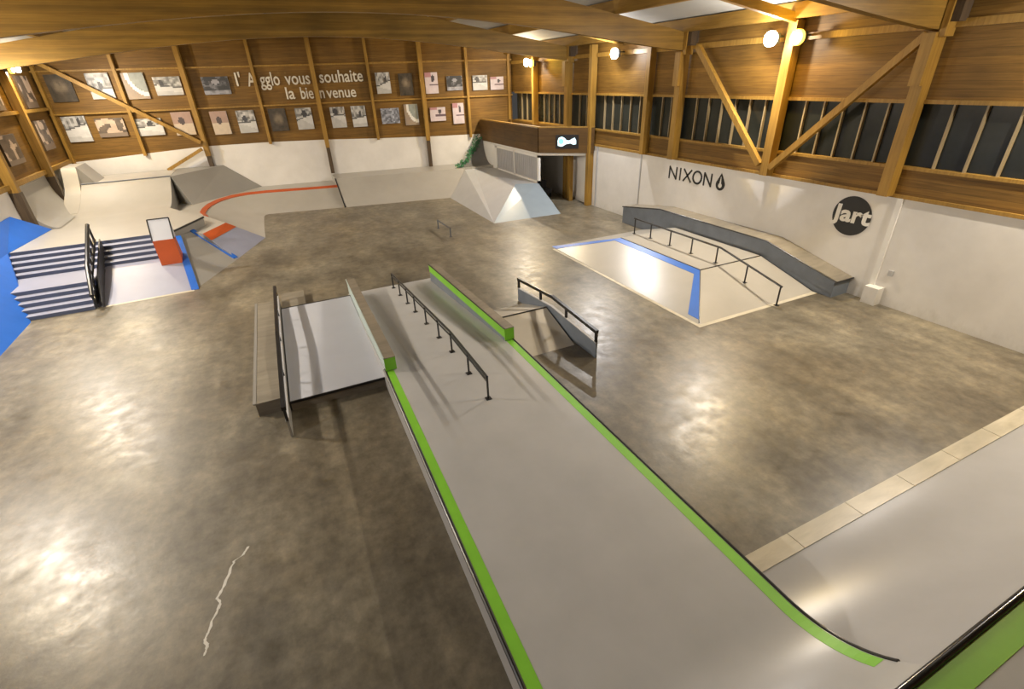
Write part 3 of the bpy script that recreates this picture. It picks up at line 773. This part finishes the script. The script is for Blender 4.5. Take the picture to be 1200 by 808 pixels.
MB()
# small flat bar on the open floor
grind_rail('flat_bar', 'small low grind rail alone on the open floor', [(5.88, 18.25, .34), (5.84, 19.75, .34)], [(5.88, 18.28, 0), (5.84, 19.72, 0)], .032, .028, None, True, M['plastic'])

# ------------------------------------------------------------------ far bank and corner bank
fbk = empty('far_bank', (6, 26.5, 0), 'wide plain grey bank in front of the far white wall', 'ramp')
a0, a1 = (3.1, 26.1, 0), (8.3, 25.1, 0)
b0, b1 = (3.05, 27.9, 1.12), (9.75, 26.65, 1.12)
c0, c1 = (3.05, fy(3.05) - .02, 1.12), (11.45, fy(11.45) - .02, 1.12)
d1 = (11.45, 26.65, 1.12)
MB().solid([a0, a1, b1, b0, c0, c1, d1], [(0, 1, 2, 3), (3, 2, 6, 5, 4)]).build('body', M['pale'], fbk)
MB().tube([(3.04, 26.1, .01), (3.03, 27.9, 1.13)], .03).build('steel_edge', M['black'], fbk, smooth=True)
cb = empty('corner_bank', (9.8, 22, 0), 'grey bank with a sloped blue-grey end in front of the mezzanine', 'ramp')
V = [(8.25, 25.15, 0), (8.15, 19.2, 0), (11.35, 19.05, 0), (11.48, 21.35, .95), (10.45, 21.75, .97), (10.3, 26.65, 1.05), (11.48, 26.65, 1.0), (9.75, 26.65, 1.05)]
MB().solid(V, [(0, 1, 4, 5, 7), (4, 3, 6, 5)]).build('body', M['ramp'], cb)
MB().add([V[1], V[2], V[3], V[4], (8.15, 19.2, -.0), (11.35, 19.05, 0), (11.47, 21.3, 0), (10.45, 21.7, 0)], [(0, 1, 2, 3), (1, 5, 6, 2), (0, 3, 7, 4)]).build('end_slope', M['blugrey'], cb)
# steep corner quarter pipe
cq = empty('corner_quarter_pipe', (10.8, 27.6, 1.1), 'steep dark grey corner ramp rising against the mezzanine wall', 'ramp')
n = 8; vs = []; fsq = []
for i in range(n + 1):
    t = i / n
    # sweep from the deck up to the apex in the corner
    y = 27.0 + 1.0 * sin(t * pi / 2) ; z = 1.13 + 1.25 * (1 - cos(t * pi / 2))
    xl = 9.45 + (11.2 - 9.45) * t; 
    y = min(y, fy(xl) - .05)
    vs += [(xl, min(y, fy(xl) - .05), z), (11.45, y - .05, z)]
for i in range(n): fsq.append((2 * i, 2 * i + 1, 2 * i + 3, 2 * i + 2))
MB().solid(vs, fsq, 1.1).build('curved_face', M['dgrey'], cq, smooth=True)
lf = MB()
for i in range(n * 3):
    t = i / (n * 3 - 1); z = 1.16 + 1.25 * (1 - cos(t * pi / 2)); xl = 9.45 + 1.75 * t; y = min(27.0 + sin(t * pi / 2), fy(xl) - .05)
    for k in range(14):
        a = random.random() * 6.28; b = random.random() * .24
        c_ = Vector((xl + cos(a) * b, y - .04 - random.random() * .08, z + sin(a) * b)); s_ = .05 + random.random() * .05
        p = [c_ + Vector((random.uniform(-1, 1), random.uniform(-.4, .4), random.uniform(-1, 1))) * s_ for _ in range(4)]
        lf.add(p, [(0, 1, 2), (0, 2, 3), (0, 3, 1), (1, 3, 2)])
tag(lf.build('greenery', M['leaf']), 'dark green leafy growth along the edge of the corner ramp', 'plant')['kind'] = 'stuff'

# ------------------------------------------------------------------ mezzanine
mz = empty('mezzanine', (12.4, 24, 0), 'dark timber-fronted mezzanine box in the far right corner', 'mezzanine')
A, B = Vector((11.5, 21.3, 0)), Vector((XR - .02, 19.62, 0))
dAB = (B - A).normalized(); nAB = Vector((-dAB.y, dAB.x, 0)) * -1
if nAB.y > 0: nAB = -nAB
def wallseg(mb, p, q, t, z0, z1):
    d = (Vector(q) - Vector(p)).normalized(); n_ = Vector((d.y, -d.x, 0)) * t
    p, q = Vector(p), Vector(q)
    b = [p, q, q - n_, p - n_]
    return mb.hexa([(v.x, v.y, z0) for v in b], [(v.x, v.y, z1) for v in b])
z0, z1 = 2.32, 3.38
C0 = Vector((11.5, fy(11.5) - .05, 0))
wallseg(MB(), C0, A, -.08, z0, z1).build('side_parapet', M['darkwood'], mz)
wallseg(MB(), A, B, -.08, z0, z1).build('front_parapet', M['darkwood'], mz)
MB().bar((11.54, fy(11.5) - .1, z1 + .02), (11.54, 21.3, z1 + .02), .14, .05).bar((A.x, A.y, z1 + .02), (B.x, B.y, z1 + .02), .14, .05).build('handrail_cap', M['post'], mz)
MB().box(11.48, 11.5, 26.2, 26.32, z0, z1).build('joint_strip', M['darkpost'], mz)
pf = [(11.5, fy(11.5) - .1), (11.5, 21.32), (XR - .05, 19.7), (XR - .05, fy(XR) - .1)]
MB().hexa([(x, y, 2.2) for x, y in pf], [(x, y, 2.34) for x, y in pf]).build('floor_slab', M['whitep'], mz)
fr = MB()
for y0, y1, za, zb in ((21.3, 21.45, .0, 2.2), (23.9, 24.0, .9, 2.2), (26.1, 26.25, .9, 2.2)): fr.box(11.46, 11.56, y0, y1, za, zb)
fr.box(11.46, 11.56, 21.3, 28.2, 2.1, 2.22).box(11.46, 11.56, 21.3, 28.2, .9, 1.06).box(11.47, 11.56, 26.25, 28.2, .9, 2.2)
fr.build('white_frame', M['whitep'], mz)
for y0, y1 in ((21.45, 23.9), (24.0, 26.1)):
    lt = MB().box(11.52, 11.55, y0, y1, 1.06, 2.1); k = int((y1 - y0) / .16)
    for i in range(k): 
        y = y0 + (i + .5) * (y1 - y0) / k; lt.box(11.50, 11.52, y - .04, y + .04, 1.06, 2.1)
    lt.build('slatted_panel', M['lattice'], mz)
MB().box(11.5, 11.56, 21.3, 28.2, 0, .92).build('lower_panel', M['slate'], mz)
bw = MB().box(11.56, 13.35, 24.3, 24.36, 0, 2.2)
for i in range(9): bw.box(11.62 + i * .2, 11.66 + i * .2, 24.28, 24.3, .6, 2.2)
bw.build('back_partition', M['lattice'], mz)
MB().box(12.95, 13.15, 20.95, 21.15, 0, 2.2).build('support_post', M['post'], mz)
bn = empty('bench', (12.2, 22.6, 0), 'dark bench in the shade under the mezzanine', 'bench')
MB().box(11.75, 12.75, 22.3, 22.85, .2, .38).build('seat', M['junk'], bn)
MB().box(11.8, 12.7, 22.8, 22.92, .38, .75).build('back', M['junk'], bn)
for x, y in ((11.8, 22.35), (12.7, 22.35), (11.8, 22.8), (12.7, 22.8)): MB().box(x - .03, x + .03, y - .03, y + .03, 0, .2).build('leg', M['black'], bn)
# screen on the front parapet
sc_c = A + (B - A) * .52 + nAB * .05
sc = empty('wall_screen', (sc_c.x, sc_c.y, 2.55), 'lit black screen with a cyan and white logo on the mezzanine front', 'screen')
def SP(u, z, d): p = sc_c + dAB * u + nAB * d; return (p.x, p.y, z)
def sbox(mb, u0, u1, z0, z1, d0, d1): return mb.hexa([SP(u0, z0, d0), SP(u1, z0, d0), SP(u1, z0, d1), SP(u0, z0, d1)], [SP(u0, z1, d0), SP(u1, z1, d0), SP(u1, z1, d1), SP(u0, z1, d1)])
sbox(MB(), -.52, .52, 2.52, 3.1, -.02, .05).build('bezel', M['black'], sc)
def blob(pts, d): return MB().extrude([SP(u, z, d) for u, z in pts], nAB * .004)
cy_, w_ = emit('screen_cyan', (.2, .68, .72), .7), emit('screen_white', (.62, .86, .95), .8)
b1 = [(-.42, 2.64), (-.28, 2.60), (-.18, 2.62), (-.05, 2.70), (.15, 2.74), (.28, 2.68), (.41, 2.70), (.41, 2.86), (.34, 2.98), (.24, 2.93), (.1, 2.86), (-.02, 2.87), (-.12, 2.97), (-.25, 3.02), (-.38, 2.97), (-.43, 2.85)]
blob(b1, .051).build('logo', w_, sc)
blob([(-.27 + .11 * cos(k * pi / 8), 2.82 + .11 * sin(k * pi / 8)) for k in range(16)], .056).build('logo_core', cy_, sc)

# ------------------------------------------------------------------ stair set, platform, blue bank
PZ = 1.1
sb = empty('stair_platform', (-6, 22.5, 0), 'pale raised platform at the head of the two stair flights', 'platform')
V = [(XL + .02, 20.6, PZ), (-3.55, 20.6, PZ), (-2.72, 22.4, PZ), (-4.2, 25.4, PZ), (XL + .02, 25.4, PZ)]
MB().solid(V, [(0, 1, 2, 3, 4)]).build('body', M['pale'], sb)
MB().tube([(-3.53, 20.6, PZ), (-2.7, 22.4, PZ)], .035).build('steel_edge', M['black'], sb, smooth=True)
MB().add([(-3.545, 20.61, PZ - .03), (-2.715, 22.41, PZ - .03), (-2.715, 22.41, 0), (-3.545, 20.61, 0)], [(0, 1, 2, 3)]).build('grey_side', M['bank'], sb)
def flight(name, label, x0, x1, y0, z0, n, tread, rise, ytop):
    c = empty(name, ((x0 + x1) / 2, y0, z0), label, 'stairs')
    pts = [(y0, z0)]
    for i in range(n):
        pts.append((y0 + i * tread, z0 + (i + 1) * rise)); 
        if i < n - 1: pts.append((y0 + (i + 1) * tread, z0 + (i + 1) * rise))
    pts += [(ytop, z0 + n * rise), (ytop, 0)] + ([(y0, 0)] if z0 > 0 else [])
    MB().profile_x(pts, x0, x1).build('steps', M['lav'], c)
    for i in range(n):
        y = y0 + i * tread
        MB().box(x0, x1, y - .006, y, z0 + i * rise, z0 + (i + 1) * rise - .006).build('riser', M['riser'], c)
flight('stair_flight', 'lower flight of five steps between the blue bank and the handrail', -8.0, -5.45, 16.9, 0, 5, .26, .11, 19.35)
flight('stair_flight', 'upper flight of five steps below the raised platform', -8.2, -3.9, 19.35, .55, 5, .31, .11, 20.6)
bb = empty('blue_bank', (-7.7, 18, 0), 'bright blue sloped bank left of the stairs', 'ramp')
def bx(z): return -6.88 - z / .95
V = [(bx(0), 8, 0), (bx(0), 16.75, 0), (-8.06, 20.5, 1.115), (-7.72, 23.6, 1.115), (XL + .02, 22.6, 1.87), (XL + .02, 20.6, 1.87), (XL + .02, 8, 1.87)]
V += [(-8.06, 8, 1.1)]
MB().solid(V, [(0, 1, 2, 7), (7, 2, 5, 6), (2, 3, 4, 5)]).build('body', M['blue'], bb)
bk = empty('front_bank', (-4.2, 18.2, 0), 'bluish white bank right of the handrail below the upper steps', 'ramp')
def fz(y): return .255 * (y - 17.1)
V = [(-5.43, 17.05, 0), (-2.92, 17.15, 0), (-3.5, 20.58, .88), (-5.43, 20.58, .88)]
V = [(-5.43, 17.05, 0), (-2.92, 17.15, 0), (-3.35, 19.35, .56), (-5.43, 19.35, .56), (-3.5, 20.58, .9), (-3.9, 20.58, .9), (-3.9, 19.35, .56)]
MB().solid(V, [(0, 1, 2, 6, 3), (6, 2, 4, 5)]).build('body', M['lav'], bk)
fs_ = MB(); quad(fs_, (-5.2, 16.95, .006), (-5.2, 17.06, .006), (-2.95, 17.16, .006), (-2.95, 17.03, .006)); fs_.build('plywood_strip', M['strip'], bk)
mk = empty('corner_hip', (-2.6, 19.5, 0), 'grey hip ramp between the two blue lines', 'ramp')
T1, T2 = (-2.0, 22.3, .8), (-2.72, 20.95, .8)
G1, G2 = (-.76, 22.35, 0), (-1.78, 19.81, 0)
S1, S1b = (-3.45, 20.6, .92), (-2.92, 17.15, 0)
C2 = (-3.1, 21.55, .83)
def patch(a, b, c, d, n=8):
    vs = []; fs = []
    for j in range(n + 1):
        for i in range(n + 1): vs.append(lerp(lerp(a, b, i / n), lerp(d, c, i / n), j / n))
    for j in range(n):
        for i in range(n): k = j * (n + 1) + i; fs.append((k, k + 1, k + n + 2, k + n + 1))
    return MB().solid(vs, fs)
patch(S1b, G2, C2, S1).build('body', M['bank'], mk)
sm = MB()
def line3(mb, p, q, w, d=(1, 0, 0), lift=.012):
    p, q = Vector(p), Vector(q); dd = Vector(d).normalized() * w / 2; l = Vector((0, 0, lift))
    a = [p - dd + l, q - dd + l, q + dd + l, p + dd + l]
    return mb.add(a + [v - l * 1.5 for v in a], [(0, 1, 2, 3), (7, 6, 5, 4), (0, 4, 5, 1), (1, 5, 6, 2), (2, 6, 7, 3), (3, 7, 4, 0)])
line3(MB(), S1, S1b, .21).build('blue_line', M['blue'], mk)
line3(MB(), C2, (-1.82, 19.88, .02), .2, (.6, .8, 0), .045).build('blue_line', M['blue'], mk)
ok = empty('orange_topped_bank', (-1.8, 21, 0), 'small light grey bank topped by an orange band', 'ramp')
patch(G2, G1, T1, T2).build('body', M['lav'], ok)
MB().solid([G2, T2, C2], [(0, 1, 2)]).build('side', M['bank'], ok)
quad_m = MB()
def bq(u0, u1, v0, v1, mb):
    f = lambda u, v: tuple(Vector(lerp(lerp(G2, G1, u), lerp(T2, T1, u), v)) + Vector((0, 0, .012)))
    quad(mb, f(u0, v0), f(u1, v0), f(u1, v1), f(u0, v1)); return mb
bq(0, 1, .74, 1.0, MB()).build('orange_band', M['orange'], ok)

# bowl bank with curved orange coping
bw = empty('bowl_bank', (-1, 26, 0), 'pale curved bank with a long orange coping line in the far left', 'ramp')
ZB = .8
top = [(3.04, 27.85), (1.9, 28.05), (.7, 28.35), (-.4, 28.6), (-1.3, 28.62), (-2.0, 28.3), (-2.55, 27.6), (-2.9, 26.7), (-3.05, 25.8), (-3.08, 25.0), (-2.9, 24.3), (-2.0, 22.3)]
bas = [(3.08, 26.12), (1.9, 26.35), (.9, 26.55), (.2, 26.7), (-.2, 26.78), (-.45, 26.82), (-.62, 26.75), (-.7, 26.4), (-.72, 25.8), (-.74, 25.0), (-.75, 24.2), (-.76, 22.35)]
vs = []; nl = 7
for (tx, ty), (qx, qy) in zip(top, bas):
    for k in range(nl + 1):
        t = k / nl; h = t; vz = ZB * (t ** 1.35)
        vs.append((qx + (tx - qx) * h, qy + (ty - qy) * h, vz))
fs_ = []
for i in range(len(top) - 1):
    for k in range(nl):
        a = i * (nl + 1) + k; fs_.append((a, a + 1, a + nl + 2, a + nl + 1))
MB().solid(vs, fs_, -.0).build('bank_surface', M['pale'], bw, smooth=True)
om = MB()
for i in range(len(top) - 2):
    if i >= 10: break
    f = lambda i, k: Vector(vs[i * (nl + 1)]).lerp(Vector(vs[i * (nl + 1) + nl]), k)
    P_ = []
    for ii in (i, i + 1):
        a = Vector(vs[ii * (nl + 1) + nl]); b = Vector(vs[ii * (nl + 1) + nl - 1]); b = a.lerp(b, .55)
        P_.append((a + Vector((0, 0, .02)), b + Vector((0, 0, .03))))
    a0_, b0_ = P_[0]; a1_, b1_ = P_[1]
    om.add([a0_, a1_, b1_, b0_] + [p - Vector((0, 0, .06)) for p in (a0_, a1_, b1_, b0_)], [(0, 1, 2, 3), (7, 6, 5, 4), (0, 4, 5, 1), (1, 5, 6, 2), (2, 6, 7, 3), (3, 7, 4, 0)])
om.build('orange_coping', M['orange'], bw, smooth=True)
dkb = [(x, y, ZB) for x, y in top] + [T2, (-3.1, 21.6, ZB), (-2.74, 22.42, ZB), (-4.18, 25.4, ZB), (-4.2, 27.9, ZB), (-4.2, fy(-4.2) - .05, ZB), (3.04, fy(3.04) - .02, ZB)]
MB().solid(dkb, [tuple(range(len(dkb)))]).build('deck', M['pale'], bw)
gb = empty('grey_bank', (-2.3, 28.5, .8), 'mid grey sloped bank rising behind the orange coping', 'ramp')
V = [(-3.5, 27.0, ZB + .005), (-.5, fy(-.5) - .05, ZB + .005), (-2.0, fy(-2.0) - .06, 2.0), (-4.1, 27.9, 2.0), (-4.1, fy(-4.1) - .06, 2.0)]
MB().solid(V, [(0, 1, 2, 3), (3, 2, 4)], .8).build('body', M['bank'], gb)
# far left quarter pipe
q2 = empty('rear_quarter_pipe', (-6, 26.5, 1.1), 'pale wide quarter pipe behind the stair platform', 'ramp')
pr = [(25.3 + (27.9 - 25.3) * i / 12, PZ + .9 * (1 - cos((i / 12) * pi / 2.2)) / (1 - cos(pi / 2.2))) for i in range(13)]
MB().profile_x([(25.3, .0)] + pr + [(fy(-4.2) - .1, pr[-1][1]), (fy(-4.2) - .1, 0)], XL + .33, -4.12).build('transition', M['pale'], q2, smooth=True)
MB().tube([(-7.55, 27.9, 2.01), (-4.12, 27.9, 2.01)], .03).build('coping', M['plastic'], q2, smooth=True)
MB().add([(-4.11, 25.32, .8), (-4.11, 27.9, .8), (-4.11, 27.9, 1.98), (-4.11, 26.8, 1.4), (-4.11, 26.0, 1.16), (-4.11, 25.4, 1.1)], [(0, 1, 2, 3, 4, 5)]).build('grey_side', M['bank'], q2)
ex = [(y + .0, z + .01) for y, z in pr[3:11]] + [(27.75, 2.08), (27.98, 2.38), (28.12, 2.62), (28.2, 2.68), (28.4, 2.7)]
MB().profile_x(ex + [(29.6, 2.7), (29.6, 1.0), (ex[0][0], 1.0)], XL + .36, -7.45).build('extension', M['pale'], q2, smooth=True)
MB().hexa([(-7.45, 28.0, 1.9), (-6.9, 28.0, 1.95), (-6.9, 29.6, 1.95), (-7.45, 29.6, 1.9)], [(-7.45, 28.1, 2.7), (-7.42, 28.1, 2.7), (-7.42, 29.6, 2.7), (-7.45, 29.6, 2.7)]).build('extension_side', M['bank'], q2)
lq = empty('side_quarter_pipe', (-8, 24.8, 1.1), 'greyish curved wall ramp between two dark posts on the left wall', 'ramp')
n = 12; pts = []
for i in range(n + 1):
    a = i / n * pi / 2; pts.append((XL + .04 + .85 * (1 - sin(a)), PZ + .02 + 1.45 * (1 - cos(a))))
vs = [(x, 23.65, z) for x, z in pts] + [(XL + .02, 23.65, PZ)] + [(x, 27.2, z) for x, z in pts] + [(XL + .02, 27.2, PZ)]
m_ = len(pts) + 1
MB().add(vs, [tuple(range(m_)), tuple(reversed(range(m_, 2 * m_)))] + [(i, i + m_, (i + 1) % m_ + m_, (i + 1) % m_) for i in range(m_)]).build('curved_face', M['bank'], lq, smooth=True)

# tombstone block
tb = empty('tombstone_block', (-3.6, 19.1, .4), 'upright block, white above and orange below, at the end of the upper steps', 'block')
MB().profile_x([(18.86, .3), (18.86, 1.25), (19.2, 1.25), (19.5, .3)], -3.88, -3.28).build('orange_face', M['orange'], tb)
MB().profile_x([(18.86, 1.25), (19.2, 1.86), (19.28, 1.86), (19.28, 1.25)], -3.88, -3.28).build('white_face', M['padtop'], tb)
e = MB()
for x in (-3.88, -3.28): e.tube([(x, 18.86, 1.25), (x, 19.2, 1.86)], .02)
e.tube([(-3.88, 19.2, 1.86), (-3.28, 19.2, 1.86)], .02).build('steel_edge', M['black'], tb, smooth=True)
# stair handrail
hr = empty('stair_handrail', (-5.45, 18.5, 0), 'black steel handrail panel running down beside the steps', 'railing')
tp = [(-5.72, 20.3, 1.72), (-5.52, 18.0, .95), (-5.4, 16.98, .38)]
bt = [(-5.72, 20.3, 1.12), (-5.52, 18.0, .56), (-5.4, 16.98, .03)]
MB().tube(tp, .06).build('top_rail', M['black'], hr, smooth=True)
MB().tube([Vector(b) + Vector((0, 0, .1)) for b in bt], .05).build('lower_rail', M['black'], hr, smooth=True)
def at_(P, y):
    for a, b in zip(P[:-1], P[1:]):
        if b[1] <= y <= a[1]: return lerp(a, b, (a[1] - y) / (a[1] - b[1]))
for y in (20.29, 19.75, 19.2, 18.65, 18.1, 17.7, 17.3, 16.99):
    MB().tube([at_(bt, y), at_(tp, y)], .035).build('post', M['black'], hr, smooth=True)

sp_ = MB()  # dark sheet added to give the shaded side of the steps its darkness
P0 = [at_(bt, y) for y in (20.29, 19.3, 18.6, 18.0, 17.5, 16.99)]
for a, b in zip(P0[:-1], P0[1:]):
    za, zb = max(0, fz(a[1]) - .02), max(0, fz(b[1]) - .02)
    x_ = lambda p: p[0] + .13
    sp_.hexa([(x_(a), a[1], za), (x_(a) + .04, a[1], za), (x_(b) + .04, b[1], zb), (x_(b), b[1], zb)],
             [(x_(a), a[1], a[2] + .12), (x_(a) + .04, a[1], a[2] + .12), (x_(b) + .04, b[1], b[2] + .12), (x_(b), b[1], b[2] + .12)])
sp_.build('side_shade_panel', M['charc'], hr)
# plaster crack line on the floor
ck = [(-1.45, 5.72), (-1.52, 5.6), (-1.62, 5.55), (-1.66, 5.45), (-1.74, 5.2), (-1.80, 5.05), (-1.77, 4.95), (-1.84, 4.75), (-1.90, 4.55), (-1.88, 4.42), (-1.93, 4.3)]
mb = MB()
random.seed(3)
pts = []
for (a, b), (c, d) in zip(ck[:-1], ck[1:]):
    for k in range(3): t = k / 3; pts.append((a + (c - a) * t + random.uniform(-.012, .012), b + (d - b) * t))
for i in range(len(pts) - 1):
    (a, b), (c, d) = pts[i], pts[i + 1]; w0 = .008 + .012 * random.random(); w1 = .008 + .012 * random.random()
    mb.hexa([(a - w0, b, .0), (a + w0, b, .0), (c + w1, d, .0), (c - w1, d, .0)], [(a - w0, b, .003), (a + w0, b, .003), (c + w1, d, .003), (c - w1, d, .003)])
tag(mb.build('floor_crack_filler', M['chalk']), 'thin crooked white crack line on the bare floor at lower left', 'crack')

for ob in bpy.data.objects:
    if '_o' in ob: del ob['_o']
# ------------------------------------------------------------------ view
S.view_settings.view_transform = 'Standard'; S.view_settings.look = 'None'; S.view_settings.gamma = 1
S.view_settings.use_curve_mapping = False; S.view_settings.exposure = 0.32
